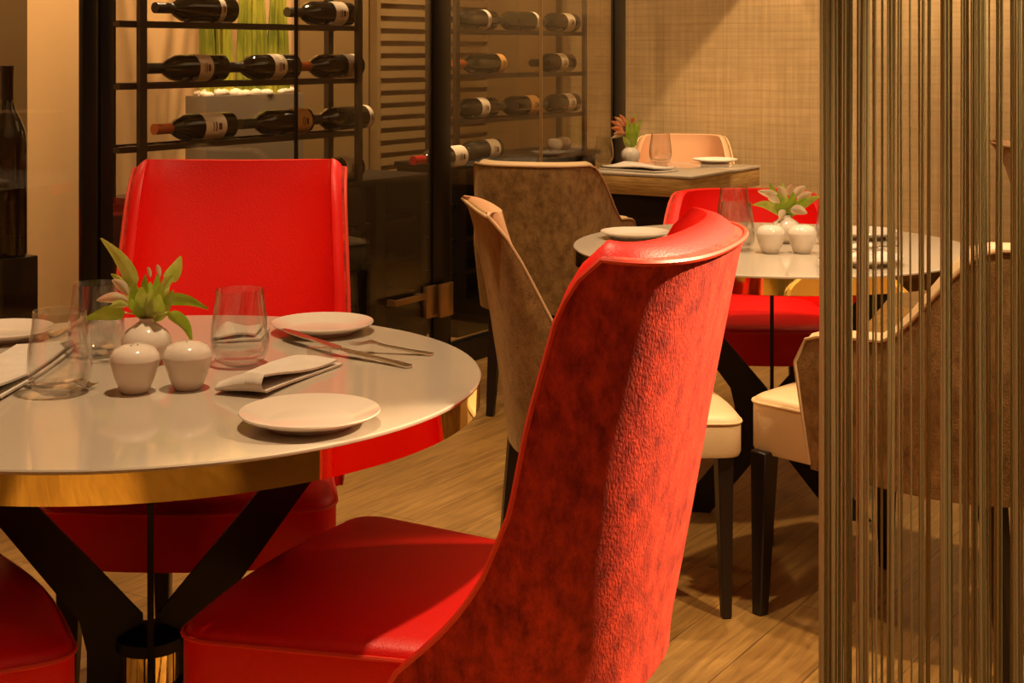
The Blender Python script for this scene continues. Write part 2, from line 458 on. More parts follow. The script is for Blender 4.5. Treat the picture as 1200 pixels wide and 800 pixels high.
K_gr = ('bottle_grey', 'foil_orange', 'label_paper', .03, .07)
K_rd = ('bottle_glass', 'foil_red', 'label_paper', .02, .08)
K_pl = ('bottle_green', 'foil_black', 'label_paper', .012, .02)
bt = [
 (228, R1, 0, K_two, 'dark wine bottle with a narrow pale band, leftmost on the top visible shelf'),
 (374, R1, 0, K_wh, 'dark bottle with a cream label at the right end of the top visible left shelf'),
 (217, R1, 1, K_w, 'dark bottle with a cream label, leftmost on the middle left shelf'),
 (306, R1, 1, K_w, 'dark bottle with a small cream label in front of the green stalks'),
 (384, R1, 1, K_or2, 'orange capped bottle with cream label at the right end of the middle left shelf'),
 (227, R1, 2, K_or, 'orange capped bottle with a wide white label above the red chair'),
 (322, R1, 2, K_am, 'dark bottle with an amber label below the grey planter'),
 (396, R1, 2, K_pl, 'dark bottle with a thin pale band right of the amber labelled one'),
 (384, R1, 3, K_rd, 'bottle on the black counter showing its white end beside the red chair'),
 (514, R1, 3, K_rd, 'red capped bottle on the black counter beside the thin post'),
 (551, R2, 0, K_two, 'dark bottle with a pale band, leftmost on the top shelf of the right rack'),
 (602, R2, 0, K_pl, 'dark bottle in the middle of the top shelf of the right rack'),
 (651, R2, 0, K_wh, 'dark bottle at the right end of the top shelf of the right rack'),
 (559, R2, 1, K_am2, 'green glass bottle with an amber base, alone left on the middle right shelf'),
 (646, R2, 1, K_w, 'dark bottle with a cream label at the right end of the middle right shelf'),
 (552, R2, 2, K_w, 'dark bottle with a square white label, leftmost on the low right shelf'),
 (604, R2, 2, K_am, 'bottle with a brownish label in the middle of the low right shelf'),
 (652, R2, 2, K_wh, 'bottle with a white label at the right end of the low right shelf'),
 (557, R2, 3, K_gr, 'grey bottle with a cream label on the counter above the tan chair'),
]
for px, rf, k, kind, lab in bt:
    lay_bottle(px, rf, SH[k] + .001, kind, lab, dr=.065, scl=GK)

# two white round pots on the counter
for px, lab in ((650, 'round white ceramic pot on the counter, left one of the pair'), (666, 'round white ceramic pot on the counter, right one of the pair')):
    s, d = at_r(px, R2 - .06)
    o = obj('ceramic_pot', lathe([(0, 0), (.022, 0), (.036, .016), (.042, .038), (.036, .060), (.02, .068), (0, .069)], 24), M['ceramic'])
    o.location = RS(R2 - .06 - (.03 if px > 655 else 0), s, SH[3] + .001); tag(o, lab, 'pot', 'white pots behind the tan chair')

# big standing bottle on a black plinth at the far left
s, d = at_r(8, RG - .28)
pl = robj('bottle_plinth', rbox(RG - .345, RG - .215, s - .066, s + .066, 0, .66, bev=.004), M['black_metal'])
tag(pl, 'black plinth under the big standing bottle', 'plinth')
t = thing('large_wine_bottle', 'very large dark wine bottle standing upright at the far left', 'wine bottle', RS(RG - .28, s, .6605), ROOMROT)
obj('bottle_body', lathe([(0, 0), (.055, 0), (.06, .01), (.06, .34), (.057, .38), (.042, .42), (.026, .45), (.019, .48), (.018, .56), (0, .56)], 40), M['bottle_glass'], t)
obj('capsule', lathe([(.0185, .47), (.0195, .48), (.0195, .565), (.021, .567), (.021, .585), (0, .586)], 32), M['foil_black'], t)

# planter with white pebbles and tall green stalks
rp = RG - .72
sa, sb = s_at(242, rp), s_at(356, rp); dpn = at_r(290, rp)[1]
zt = zat(111, dpn)
pt = thing('stalk_planter', 'tall grey planter of green bamboo stalks with white pebbles behind the bottles', 'planter', (0, 0, 0), ROOMROT)
bm = rbox(rp - .12, rp, sa, sb, .001, zt, bev=.004)
robj('planter_box', bm, M['planter'], pt)
bm = bmesh.new()
for i in range(70):
    s = random.uniform(sa + .02, sb - .02); r = random.uniform(rp - .105, rp - .015); q = random.uniform(.014, .026)
    mt = Matrix.Translation((s, -r, zt + random.uniform(0, .012))) @ Matrix.Diagonal((q * 1.3, q, q * .75, 1))
    bmesh.ops.create_icosphere(bm, subdivisions=2, radius=1, matrix=mt)
o = robj('pebbles', bm, M['pebble'], pt); o['kind'] = 'stuff'
for i in range(20):
    s = sa + .05 + (sb - sa - .1) * ((i * .618) % 1.0); r = rp - .03 - .06 * ((i * .377) % 1.0)
    lean = random.uniform(-.16, .16); hh = random.uniform(.75, 1.2)
    pts = [(s + lean * tt * tt, -r, zt - .02 + hh * tt) for tt in [k / 7 for k in range(8)]]
    robj('stalk', tube(pts, [.017 - .010 * k / 7 for k in range(8)], 8), M['stalk'], pt)

# ------------------------------------------------------------------ chairs
def arc_table(n, w=.26, dpt=.3):
    N_ = 1500; tab = [(0.0, 0.0)]; acc = 0; prev = None
    for i in range(N_ + 1):
        th = PI / 2 * i / N_
        x = w * math.sin(th) ** (2 / n); y = dpt * (1 - max(0, math.cos(th)) ** (2 / n))
        if prev: acc += math.hypot(x - prev[0], y - prev[1]); tab.append((acc, th))
        prev = (x, y)
    return [(a / acc, t) for a, t in tab]
TABS = {}
def theta(a, P):
    key = (P['n'], P.get('dpt', .2))
    if key not in TABS: TABS[key] = arc_table(key[0], .26, key[1])
    import bisect
    tb = TABS[key]; q = abs(a); i = bisect.bisect_left(tb, (q, -1))
    i = min(max(i, 1), len(tb) - 1); (a0, t0), (a1, t1) = tb[i - 1], tb[i]
    t = t0 + (t1 - t0) * (q - a0) / max(1e-9, a1 - a0)
    return math.copysign(min(t, PI / 2), a)
def shell(P):
    """curved back shell; returns outer grid function and rim points"""
    na, nt = 44, 22
    n = P.get('n', 2.7)
    def pt(a, t, off=0.0, lift=0.0):
        th = theta(a, P)
        c = max(0, math.cos(th)) ** (2 / n); s = math.copysign(abs(math.sin(th)) ** (2 / n), th)
        zt = P['zt'](a)
        z = P['z0'] + (zt - P['z0']) * t
        w = lerp_tab(P['w'], z) - off * P['tw']
        yb = lerp_tab(P['yb'], z) + off * P['tr']; yf = lerp_tab(P['yf'], z)
        y = yb + (yf - yb) * (1 - c)
        return Vector((w * s, y, z + lift * t))
    return pt, na, nt
def shell_solid(P, o0, o1, bulge=True):
    pt, na, nt = shell(P); bm = bmesh.new()
    lift = P.get('lift', 0.0)
    def grid(off): return [[bm.verts.new(pt(-1 + 2 * i / na, j / nt, off, lift * off)) for j in range(nt + 1)] for i in range(na + 1)]
    g0, g1 = grid(o0), grid(o1)
    for i in range(na):
        for j in range(nt):
            bm.faces.new((g0[i][j], g0[i + 1][j], g0[i + 1][j + 1], g0[i][j + 1]))
            bm.faces.new((g1[i][j], g1[i][j + 1], g1[i + 1][j + 1], g1[i + 1][j]))
    # boundary loop
    loop = [(0, j) for j in range(nt)] + [(i, nt) for i in range(na)] + [(na, j) for j in range(nt, 0, -1)] + [(i, 0) for i in range(na, 0, -1)]
    mids = []
    for (i, j) in loop:
        a, b_ = g0[i][j].co, g1[i][j].co
        th = (a - b_).length
        if j == nt and 0 < i < na: dirv = Vector((0, .1, 1))
        elif j == 0: dirv = Vector((0, 0, -1))
        else: dirv = Vector((0, .8, .6))
        if not bulge: th *= 0
        m1 = bm.verts.new(a.lerp(b_, .2) + dirv * th * .10); m2 = bm.verts.new(a.lerp(b_, .5) + dirv * th * .16); m3 = bm.verts.new(a.lerp(b_, .8) + dirv * th * .10)
        mids.append((m1, m2, m3))
    L_ = len(loop)
    for k in range(L_):
        k2 = (k + 1) % L_
        (i, j), (i2, j2) = loop[k], loop[k2]
        c1 = [g0[i][j], *mids[k], g1[i][j]]; c2 = [g0[i2][j2], *mids[k2], g1[i2][j2]]
        for q in range(4): bm.faces.new((c1[q], c2[q], c2[q + 1], c1[q + 1]))
    return bm
def rim_line(P, off=-.02):
    pt, na, nt = shell(P)
    pts = [pt(-1, j / nt, off) for j in range(1, nt)] + [pt(-1 + 2 * i / na, 1, off) for i in range(na + 1)] + [pt(1, j / nt, off) for j in range(nt - 1, 0, -1)]
    out = [pts[0]]
    for p in pts[1:]:
        if (p - out[-1]).length > .006: out.append(p)
    return out
def seat_outline(yf, yb, wf, wb, rf=.07, rb=.05, bow=.02):
    cs = [(-wb, yb, rb), (wb, yb, rb), (wf, yf, rf), (-wf, yf, rf)]
    pts = []
    for k in range(4):
        p = Vector(cs[k][:2]); q = Vector(cs[k - 1][:2]); w = Vector(cs[(k + 1) % 4][:2]); r = cs[k][2]
        a = p + (q - p).normalized() * r; b_ = p + (w - p).normalized() * r
        for i in range(9):
            t = i / 8; pts.append(a * (1 - t) ** 2 + p * 2 * t * (1 - t) + b_ * t * t)
        nxt = w + (p - w).normalized() * cs[(k + 1) % 4][2]
        for i in range(1, 8):
            t = i / 8; v = b_.lerp(nxt, t)
            if k == 2: v = v + Vector((0, bow * math.sin(PI * t)))
            pts.append(v)
    return pts
def seat_mesh(ol, zb, zt, ys=1.0):
    bm = bmesh.new(); cx = Vector((0, sum(p.y for p in ol) / len(ol)))
    rings = []
    for (f, z) in ((.90, zb), (.985, zb + .002), (1, zb + .012), (1, zt - .022), (.985, zt - .010), (.95, zt - .003), (.85, zt + .002), (.6, zt + .006), (.3, zt + .008)):
        rings.append([bm.verts.new((*(cx + (p - cx) * f), z)) for p in ol])
    n = len(ol)
    for a, b_ in zip(rings, rings[1:]):
        for i in range(n): bm.faces.new((a[i], a[(i + 1) % n], b_[(i + 1) % n], b_[i]))
    bm.faces.new(rings[0][::-1]); bm.faces.new(rings[-1])
    return bm
def leg_mesh(x, y, dx, dy, zt, wt=.024, wb=.014):
    def sq(cx, cy, w, z): return [(cx - w, cy - w, z), (cx + w, cy - w, z), (cx + w, cy + w, z), (cx - w, cy + w, z)]
    bm = hexa(sq(x + dx, y + dy, wb, .0), sq(x, y, wt, zt))
    bmesh.ops.bevel(bm, geom=list(bm.edges), offset=.003, segments=1, affect='EDGES')
    return bm

HIGH = dict(z0=.40, n=2.6, dpt=.18, tw=.032, tr=.065, lift=.022,
    w=[(.30, .262), (.47, .268), (.75, .262), (1.03, .245)],
    yb=[(.30, -.33), (.44, -.342), (.75, -.395), (1.03, -.450)],
    yf=[(.30, -.06), (.44, -.035), (.48, -.08), (.528, -.130), (.59, -.175), (.689, -.217), (.809, -.240), (.94, -.275), (.99, -.298), (1.012, -.335)],
    zt=lambda a: 1.014 + .008 * a * a)
def low(ztop=.875, arm=.665):
    def zt(a):
        th = theta(a, dict(n=3.1, dpt=.5)); n = 3.1
        c = max(0, math.cos(th)) ** (2 / n)
        y = -.43 + (.115 + .43) * (1 - c)
        z = arm + (ztop - arm) * (1 - sstep(-.33, -.10, y)) + .02 * (1 - sstep(-.1, .15, y))
        z -= .06 * (1 - math.sqrt(max(0, 1 - max(0, (y - .055) / .0601) ** 2)))
        return z
    return dict(z0=.375, n=3.1, dpt=.5, tw=.04, tr=.06, lift=.008,
        w=[(.37, .262), (.60, .285), (.87, .270)],
        yb=[(.37, -.375), (.6, -.415), (.87, -.455)],
        yf=[(.37, .085), (.66, .115)],
        zt=zt)
LOW = low()
def make_chair(P, ol, seat_z, label, vel, inner, pipe, seatm, kind, group=None, leg_y=(.25, -.29), leg_x=(.225, .15)):
    t = thing(kind, label, 'chair', (0, 0, 0), 0, group)
    obj('backrest_shell', shell_solid(P, 0, .25, False), vel, t)
    obj('backrest_pad', shell_solid(P, .25, 1.0), inner, t)
    obj('backrest_piping', tube(rim_line(P), .0042, 6), pipe, t)
    zb, zt = seat_z
    obj('seat', seat_mesh(ol, zb, zt), seatm, t)
    n = len(ol)
    cy = sum(p.y for p in ol) / len(ol)
    obj('seat_piping', tube([(p.x * 1.004, cy + (p.y - cy) * 1.004, zt - .018) for p in ol] + [(ol[0].x * 1.004, cy + (ol[0].y - cy) * 1.004, zt - .018)], .0035, 6), pipe if seatm is M['red_leather'] else seatm, t)
    for sx in (-1, 1):
        obj('leg', leg_mesh(sx * leg_x[0], leg_y[0], 0.01 * sx, .005, zb + .01), M['black_wood'], t)
        obj('leg', leg_mesh(sx * leg_x[1], leg_y[1], 0.01 * sx, -.05, zb + .01), M['black_wood'], t)
    return t
SEAT_H = seat_outline(.30, -.29, .288, .195, rb=.12)
SEAT_L = seat_outline(.30, -.29, .235, .185, rf=.05, rb=.12)
def yaw(fx, fy):  # local +y to face (fx, fy)
    return math.atan2(-fx, fy)

gr_r = None
c_front = make_chair(HIGH, SEAT_H, (.35, .475), 'red velvet high back chair in the foreground, seen from behind its side', M['red_velvet'], M['red_leather'], M['red_piping'], M['red_leather'], 'dining_chair', leg_y=(.25, -.20))
f = Vector((-.93, .37)).normalized()
cp = Vector((-.106, 2.216))
c_front.location = (cp.x, cp.y, 0); c_front.rotation_euler.z = yaw(*f)
c_back = copy_thing(c_front, (-.60, 2.92, 0), yaw(.03, -1), 'red leather high back chair across the near round table, facing the camera', scale=(.96, 1, 1.005))
f = Vector((.83, .555)).normalized(); rt = Vector((f.y, -f.x))
cl = Vector((-.70, 2.235)) - f * .30 
c_left = copy_thing(c_front, (cl.x - .045, cl.y, 0), yaw(*f), 'red leather chair cut off at the lower left corner, only its seat showing')

HIGH2 = dict(HIGH); HIGH2['lift'] = .008; HIGH2['yf'] = [(.30, -.06), (.44, -.035), (.50, -.08), (.6, -.165), (.7, -.23), (.8, -.29), (.9, -.35), (.97, -.40), (1.01, -.44), (1.03, -.46)]
tan_hi = make_chair(HIGH2, SEAT_H, (.41, .515), 'tan velvet high back chair with peach rim, directly behind the red foreground chair', M['tan_velvet'], M['peach_leather'], M['tan_piping'], M['cream_leather'], 'dining_chair')
fm = Vector((.985, .17)).normalized()
tan_hi.location = (.258, 3.47, 0); tan_hi.rotation_euler.z = yaw(*fm); tan_hi.scale = (.85, .78, .905)
c_edge = copy_thing(tan_hi, (1.98, 4.45, 0), yaw(.95, .1), 'tan chair with peach leather inside, cut off at the right edge behind the curtain', scale=(.95, .95, .98))

tan_lo = make_chair(LOW, SEAT_L, (.365, .50), 'tan crushed velvet armchair behind the string curtain with a cream seat', M['tan_velvet'], M['cream_leather'], M['tan_piping'], M['cream_leather'], 'armchair')
fr = Vector((-.63, .78)).normalized()
ctr = Vector((.58, 3.33)) - fr * .25 + Vector((fr.y, -fr.x)) * .225
tan_lo.location = (ctr.x, ctr.y, 0); tan_lo.rotation_euler.z = yaw(*fr)
c_mid = copy_thing(tan_lo, (.165, 5.38, 0), yaw(.30, .95), 'tan velvet armchair seen squarely from behind, in front of the square wooden table', scale=(.98, .9, 1.0))
c_far = make_chair(LOW, SEAT_L, (.365, .50), 'peach leather armchair behind the square wooden table, against the wallpaper', M['tan_velvet'], M['peach_leather'], M['tan_piping'], M['cream_leather'], 'armchair')
c_far.location = (.87, 7.47, 0); c_far.rotation_euler.z = yaw(-.15, -1); c_far.scale = (1.03, .95, .93)
red_lo = make_chair(LOW, SEAT_L, (.365, .50), 'red leather low back armchair behind the far round table', M['red_velvet'], M['red_leather'], M['red_piping'], M['red_leather'], 'armchair')
red_lo.location = (.80, 4.76, 0); red_lo.rotation_euler.z = yaw(-.05, -1); red_lo.scale = (1.12, 1, .885)

# ------------------------------------------------------------------ round tables
TR = .55
def round_table(x, y, label):
    t = thing('round_table', label, 'table', (x, y, 0), 0)
    obj('table_top', lathe([(0, .7437), (TR + .0006, .7437), (TR + .0016, .7455), (TR + .0014, .748), (TR - .001, .75), (0, .75)], 128), M['stone_top'], t)
    obj('brass_band', lathe([(TR - .012, .7435), (TR, .7435), (TR, .703), (TR - .012, .703), (TR - .012, .7435)], 128), M['brass'], t, label='mirror polished brass band')
    obj('underside', lathe([(0, .743), (TR - .014, .743), (TR - .014, .70), (0, .70)], 64), M['table_black'], t)
    ang = math.atan2(y, x)
    # two crossed hourglass fins, one along the line of sight
    prof_a = [(.165, .70), (.275, .70), (.225, .60), (.148, .42), (.105, .30), (.10, .26), (.125, .18), (.25, .0), (.17, .0), (.012, .20), (.012, .352)]
    prof_b = [(.312, .70), (.380, .70), (.250, .533), (.114, .352), (.102, .30), (.102, .25), (.125, .18), (.27, .0), (.17, .0), (.012, .20), (.012, .352)]
    for k in (0, 1):
        for sg in (-1, 1):
            bm = bmesh.new(); th = .005
            ca, sa_ = math.cos(ang + k * PI / 2), math.sin(ang + k * PI / 2)
            fr_ = []; bk = []
            for (r, z) in (prof_a if k == 0 else prof_b):
                X, Y = sg * r * ca, sg * r * sa_
                fr_.append(bm.verts.new((X - sa_ * th, Y + ca * th, z))); bk.append(bm.verts.new((X + sa_ * th, Y - ca * th, z)))
            bm.faces.new(fr_); bm.faces.new(bk[::-1]); n = len(fr_)
            for i in range(n): bm.faces.new((fr_[i], fr_[(i + 1) % n], bk[(i + 1) % n], bk[i]))
            obj('support_fin', bm, M['table_black'], t, smooth=False)
    obj('hub', lathe([(0, .335), (.03, .332), (.055, .318), (.057, .30), (0, .30)], 48), M['table_black'], t)
    obj('hub_ring', lathe([(0, .299), (.049, .299), (.049, .245), (0, .245)], 48), M['brass'], t, label='polished brass collar')
    obj('hub', lathe([(0, .244), (.057, .244), (.057, .225), (.03, .21), (0, .21)], 48), M['table_black'], t)
    return t
T1 = (-.603, 2.42); T2 = (.722, 4.03)
round_table(*T1, 'large round table with brass band at the left, nearest the camera')
round_table(*T2, 'round table with brass band further back, partly behind the string curtain')

# square wooden table in the far corner
F3 = Vector((.775, 6.25)); L3 = Vector((.382, 6.66)); 
e1 = (L3 - F3).length; 
t3 = thing('square_table', 'wooden square edged table by the wallpapered wall', 'table', (F3.x, F3.y, 0), math.atan2(A2.y, A2.x))
LX, LY = .74, .55
obj('table_top', box(0, LX, 0, LY, .738, .75, bev=.002), M['stone_top'], t3)
obj('apron', box(.004, LX - .004, .004, LY - .004, .655, .7375, bev=.002), M['table_wood'], t3)
for cx, cy in ((.09, LY / 2), (LX - .09, LY / 2)):
    obj('leg', box(cx - .03, cx + .03, cy - .2, cy + .2, .03, .655, bev=.002), M['table_wood'] if cx > .3 else M['black_wood'], t3)
    obj('foot', box(cx - .06, cx + .06, cy - .22, cy + .22, 0.0, .03, bev=.002), M['black_wood'], t3)

# ------------------------------------------------------------------ tableware
Z = .7505
def place(o, px, py, z=Z):
    p = on_plane(px, py, z); o.location = p; return p
def plate_mesh(r=.1):
    return lathe([(0, .004), (r * .55, .004), (r * .62, .0), (r * .64, .004), (r * .98, .017), (r, .0195), (r * .99, .0215), (r * .66, .0085), (r * .6, .007), (0, .0075)], 72)
def add_plate(px, py, r, lab, grp=None):
    o = obj('plate', plate_mesh(r), M['ceramic']); place(o, px, py); tag(o, lab, 'plate', grp); return o
add_plate(363, 497, .102, 'white plate nearest the camera on the near table')
add_plate(378, 389, .098, 'white plate on the far side of the near table, by the red chair')
add_plate(2, 397, .095, 'white plate cut off by the left edge of the photo')
add_plate(744, 279, .10, 'white plate at the left of the far round table, behind the red chair')
add_plate(1012, 278, .10, 'white plate at the back right of the far round table')
add_plate(1012, 309, .10, 'white plate at the front right of the far round table')
o = add_plate(838, 191, .11, 'white plate on the square wooden table')

def tumbler_mesh(r=.05, h=.13, rt=.041):
    out = [(0, 0), (r * .55, 0), (r * .85, .010), (r * .98, .028), (r, .045), (r * .97, .07), (rt * 1.03, h * .85), (rt, h)]
    inn = [(rt - .0015, h), (rt * 1.03 - .0018, h * .85), (r * .97 - .002, .07), (r - .0022, .045), (r * .96 - .002, .03), (r * .8, .016), (r * .4, .011), (0, .010)]
    return lathe(out + inn, 56)
proto_t = None
def add_glass(px, py, lab, sc=1.0, grp='stemless tumblers on the near table', z=Z):
    global proto_t
    p = on_plane(px, py, z)
    if proto_t is None:
        o = obj('tumbler', tumbler_mesh(), M['tumbler']); proto_t = o
    else:
        o = proto_t.copy(); C.objects.link(o)
    o.location = p; o.scale = (sc, sc, sc); tag(o, lab, 'glass', grp); return o
add_glass(70, 460, 'stemless tumbler nearest the camera, left of the salt shakers')
add_glass(113, 415, 'stemless tumbler behind the nearest one, left of the flower leaves', .98)
add_glass(281, 427, 'stemless tumbler in front of the red chair, right of the shakers')
add_glass(863, 293, 'tumbler beside the shakers on the far round table, front one', 1.0, 'stemless tumblers on the far round table')
add_glass(860, 270, 'tumbler on the far round table, rear one left of the flowers', 1.0, 'stemless tumblers on the far round table')
add_glass(975, 286, 'tumbler on the far round table, behind the edge of the string curtain', .9, 'stemless tumblers on the far round table')
add_glass(774, 191, 'tumbler right of the orange flowers on the square table', 1.1, 'tumblers on the square table')
add_glass(708, 190, 'tumbler left of the orange flowers on the square table', .95, 'tumblers on the square table')

def add_shaker(px, py, lab, grp, n):
    t = thing('shaker', lab, 'shaker', on_plane(px, py, Z), 0, grp)
    obj('shaker_body', lathe([(0, 0), (.020, 0), (.023, .003), (.031, .022), (.0385, .046), (.0388, .052)], 48), M['ceramic'], t)
    obj('shaker_cap', lathe([(.0388, .0521), (.0375, .060), (.031, .069), (.018, .0745), (0, .076)], 48), M['ceramic'], t)
    bm = bmesh.new()
    for i in range(n):
        a = 2 * PI * i / n; r = .006 if n > 1 else 0
        bmesh.ops.create_cone(bm, cap_ends=True, segments=10, radius1=.0011, radius2=.0011, depth=.001,
                              matrix=Matrix.Translation((r * math.cos(a), r * math.sin(a) - .006, .0757)))
    obj('pour_holes', bm, M['ink'], t)
    return t
g1 = 'white shakers on the near table'; g2 = 'white shakers on the far round table'
add_shaker(158, 459, 'round white shaker, left of the pair on the near table', g1, 3)
add_shaker(220, 455, 'round white shaker, right of the pair on the near table', g1, 1)
add_shaker(903, 296, 'round white shaker, left of the pair on the far round table', g2, 3)
add_shaker(940, 296, 'round white shaker, right of the pair on the far round table', g2, 1)

# napkins: folded cloths with a rounded fold
def napkin_mesh(L, W, fold=.012, curl=.018, seed=0):
    """draped double layer, fold at x=0"""
    rnd = random.Random(seed); bm = bmesh.new(); nx, ny = 16, 8; th = .0035
    def hgt(u, v): return curl * (1 - u) ** 2 * (0.5 + .5 * math.sin(2.5 * v + seed)) + .003 * math.sin(5 * u + 3 * v + seed) + .004
    layers = []
    for k, (za, ins) in enumerate(((0.0, 0.0), (.006, .004))):
        top = [[None] * (ny + 1) for _ in range(nx + 1)]; bot = [[None] * (ny + 1) for _ in range(nx + 1)]
        for i in range(nx + 1):
            for j in range(ny + 1):
                u, v = i / nx, j / ny
                x = u * (L - ins * 3); y = (v - .5) * (W - ins * 2) + .012 * math.sin(2.2 * u + seed)
                z = hgt(u, v) * (1 if k else .25) + za
                top[i][j] = bm.verts.new((x, y, z + th)); bot[i][j] = bm.verts.new((x, y, z))
        for i in range(nx):
            for j in range(ny):
                bm.faces.new((top[i][j], top[i + 1][j], top[i + 1][j + 1], top[i][j + 1]))
                bm.faces.new((bot[i][j], bot[i][j + 1], bot[i + 1][j + 1], bot[i + 1][j]))
        for i in range(nx):
            bm.faces.new((top[i][0], bot[i][0], bot[i + 1][0], top[i + 1][0])); bm.faces.new((top[i][ny], top[i + 1][ny], bot[i + 1][ny], bot[i][ny]))
        for j in range(ny):
            bm.faces.new((top[nx][j], bot[nx][j], bot[nx][j + 1], top[nx][j + 1]))
            bm.faces.new((top[0][j], top[0][j + 1], bot[0][j + 1], bot[0][j]))
        layers.append((top, bot))
    # fold: roll between the two layers at u=0
    lo = layers[0]; hi = layers[1]
    for j in range(ny):
        prev0 = lo[0][0][j]; prev1 = lo[0][0][j + 1]
        a0, b0 = lo[1][0][j].co, hi[0][0][j].co; a1, b1 = lo[1][0][j + 1].co, hi[0][0][j + 1].co
        ring0 = []; ring1 = []
        for q in range(7):
            t = q / 6; e = math.sin(PI * t)
            ring0.append(bm.verts.new(a0.lerp(b0, t) + Vector((-fold * e, 0, 0)))); ring1.append(bm.verts.new(a1.lerp(b1, t) + Vector((-fold * e, 0, 0))))
        for q in range(6): bm.faces.new((ring0[q], ring0[q + 1], ring1[q + 1], ring1[q]))
    return bm
def add_napkin(p0, p1, W, lab, seed=0, z=Z + .0005, curl=.018):
    a = on_plane(*p0, z); b_ = on_plane(*p1, z); v = b_ - a
    o = obj('napkin', napkin_mesh(v.length, W, seed=seed, curl=curl), M['napkin']); o.location = a
    o.rotation_euler = (0, 0, math.atan2(v.y, v.x)); tag(o, lab, 'napkin'); return o
add_napkin((290, 463), (374, 426), .088, 'folded white napkin beside the front plate on the near table', 1, curl=.02)
add_napkin((-40, 470), (48, 408), .11, 'folded white napkin at the left end of the near table', 3, curl=.02)
add_napkin((262, 394), (310, 394), .10, 'folded white napkin lying flat behind the right tumbler', 5, curl=.006)
add_napkin((972, 300), (1030, 291), .06, 'folded napkin on the far round table behind the curtain edge', 6, curl=.004)
o = add_napkin((712, 199), (775, 199), .20, 'white folded napkin at the front of the square wooden table', 4, curl=.004)
o.rotation_euler.z = math.atan2(F3.y - L3.y, F3.x - L3.x); o.location = (L3.x + .09, L3.y + .03, Z + .0005); o.scale = (1.3, .8, 1.6)

# cutlery
def knife_bm(L=.215):
    bm = bmesh.new(); sec = [(-.5, .004), (-.47, .009), (-.3, .0085), (-.1, .006), (-.02, .0055), (0, .007), (.1, .009), (.35, .0095), (.45, .007), (.5, .001)]
    top = []; bot = []
    for (t, w) in sec:
        h = .0028 if t < 0 else .0011
        top.append((bm.verts.new((t * L, -w, h + .0012)), bm.verts.new((t * L, w, h + .0012)))); bot.append((bm.verts.new((t * L, -w * 1.0, .0004)), bm.verts.new((t * L, w, .0004))))
    for a, b_, c, d in zip(top, top[1:], bot, bot[1:]):
        bm.faces.new((a[0], b_[0], b_[1], a[1])); bm.faces.new((c[0], c[1], d[1], d[0]))
        bm.faces.new((a[0], c[0], d[0], b_[0])); bm.faces.new((a[1], b_[1], d[1], c[1]))
    bm.faces.new((top[0][0], top[0][1], bot[0][1], bot[0][0])); bm.faces.new((top[-1][0], bot[-1][0], bot[-1][1], top[-1][1]))
    return bm
def fork_parts(t, L=.20):
    bm = bmesh.new(); sec = [(-.5, .004, 0), (-.46, .009, 0), (-.2, .006, .002), (.1, .004, .006), (.2, .005, .009), (.26, .011, .010), (.30, .0125, .008)]
    rows = []
    for (tt, w, z) in sec:
        rows.append([bm.verts.new((tt * L, -w, z + .003)), bm.verts.new((tt * L, w, z + .003)), bm.verts.new((tt * L, w, z)), bm.verts.new((tt * L, -w, z))])
    for a, b_ in zip(rows, rows[1:]):
        for k in range(4): bm.faces.new((a[k], b_[k], b_[(k + 1) % 4], a[(k + 1) % 4]))
    bm.faces.new(rows[0]); bm.faces.new(rows[-1][::-1])
    obj('fork_handle', bm, M['steel'], t)
    for k in range(4):
        y = -.0105 + .007 * k
        obj('tine', tube([(.295 * L, y, .0095), (.38 * L, y, .0055), (.46 * L, y, .0045), (.5 * L, y, .007)], [.0018, .0018, .0015, .0008], 6), M['steel'], t)
fork0 = None
def add_fork(p0, p1, lab, z0=Z, z1=Z, grp=None):
    global fork0
    a = on_plane(*p0, z0); b_ = on_plane(*p1, z1); c = (a + b_) / 2; v = b_ - a
    rz = math.atan2(v.y, v.x)
    if fork0 is None:
        fork0 = thing('fork', lab, 'fork', c, rz); fork_parts(fork0); o = fork0
    else: o = copy_thing(fork0, c, rz, lab)
    s = v.length / .20; o.scale = (s, 1, 1); o.rotation_euler.y = -math.asin((z1 - z0) / v.length); return o
def add_knife(p0, p1, lab, z0=Z, z1=Z):
    a = on_plane(*p0, z0); b_ = on_plane(*p1, z1); v = b_ - a
    o = obj('knife', knife_bm(v.length), M['steel']); o.location = (a + b_) / 2
    o.rotation_euler = (0, -math.asin((z1 - z0) / v.length), math.atan2(v.y, v.x)); tag(o, lab, 'knife'); return o
add_fork((508, 416), (410, 405), 'silver fork, handle to the right, between the plates on the near table', Z, Z + .012)
add_knife((481, 431), (398, 409), 'silver knife lying in front of the fork on the near table', Z, Z + .012)
add_knife((398, 410), (332, 386), 'silver knife with its tip raised on the clear rest', Z + .012, Z + .02)
add_fork((30, 452), (112, 455), 'silver fork seen through the left tumbler on the near table', Z + .001, Z + .001)
add_fork((60, 395), (112, 372), 'silver fork behind the two left tumblers', Z + .001, Z + .004)
add_fork((960, 303), (1050, 290), 'fork on the far round table behind the string curtain', Z + .022, Z + .022)
o = obj('cutlery_rest', box(-.02, .02, -.014, .014, 0, .020, bev=.002), M['clear_block']); place(o, 374, 420); o.rotation_euler.z = .3
tag(o, 'small clear block cutlery rest behind the napkin on the near table', 'cutlery rest')

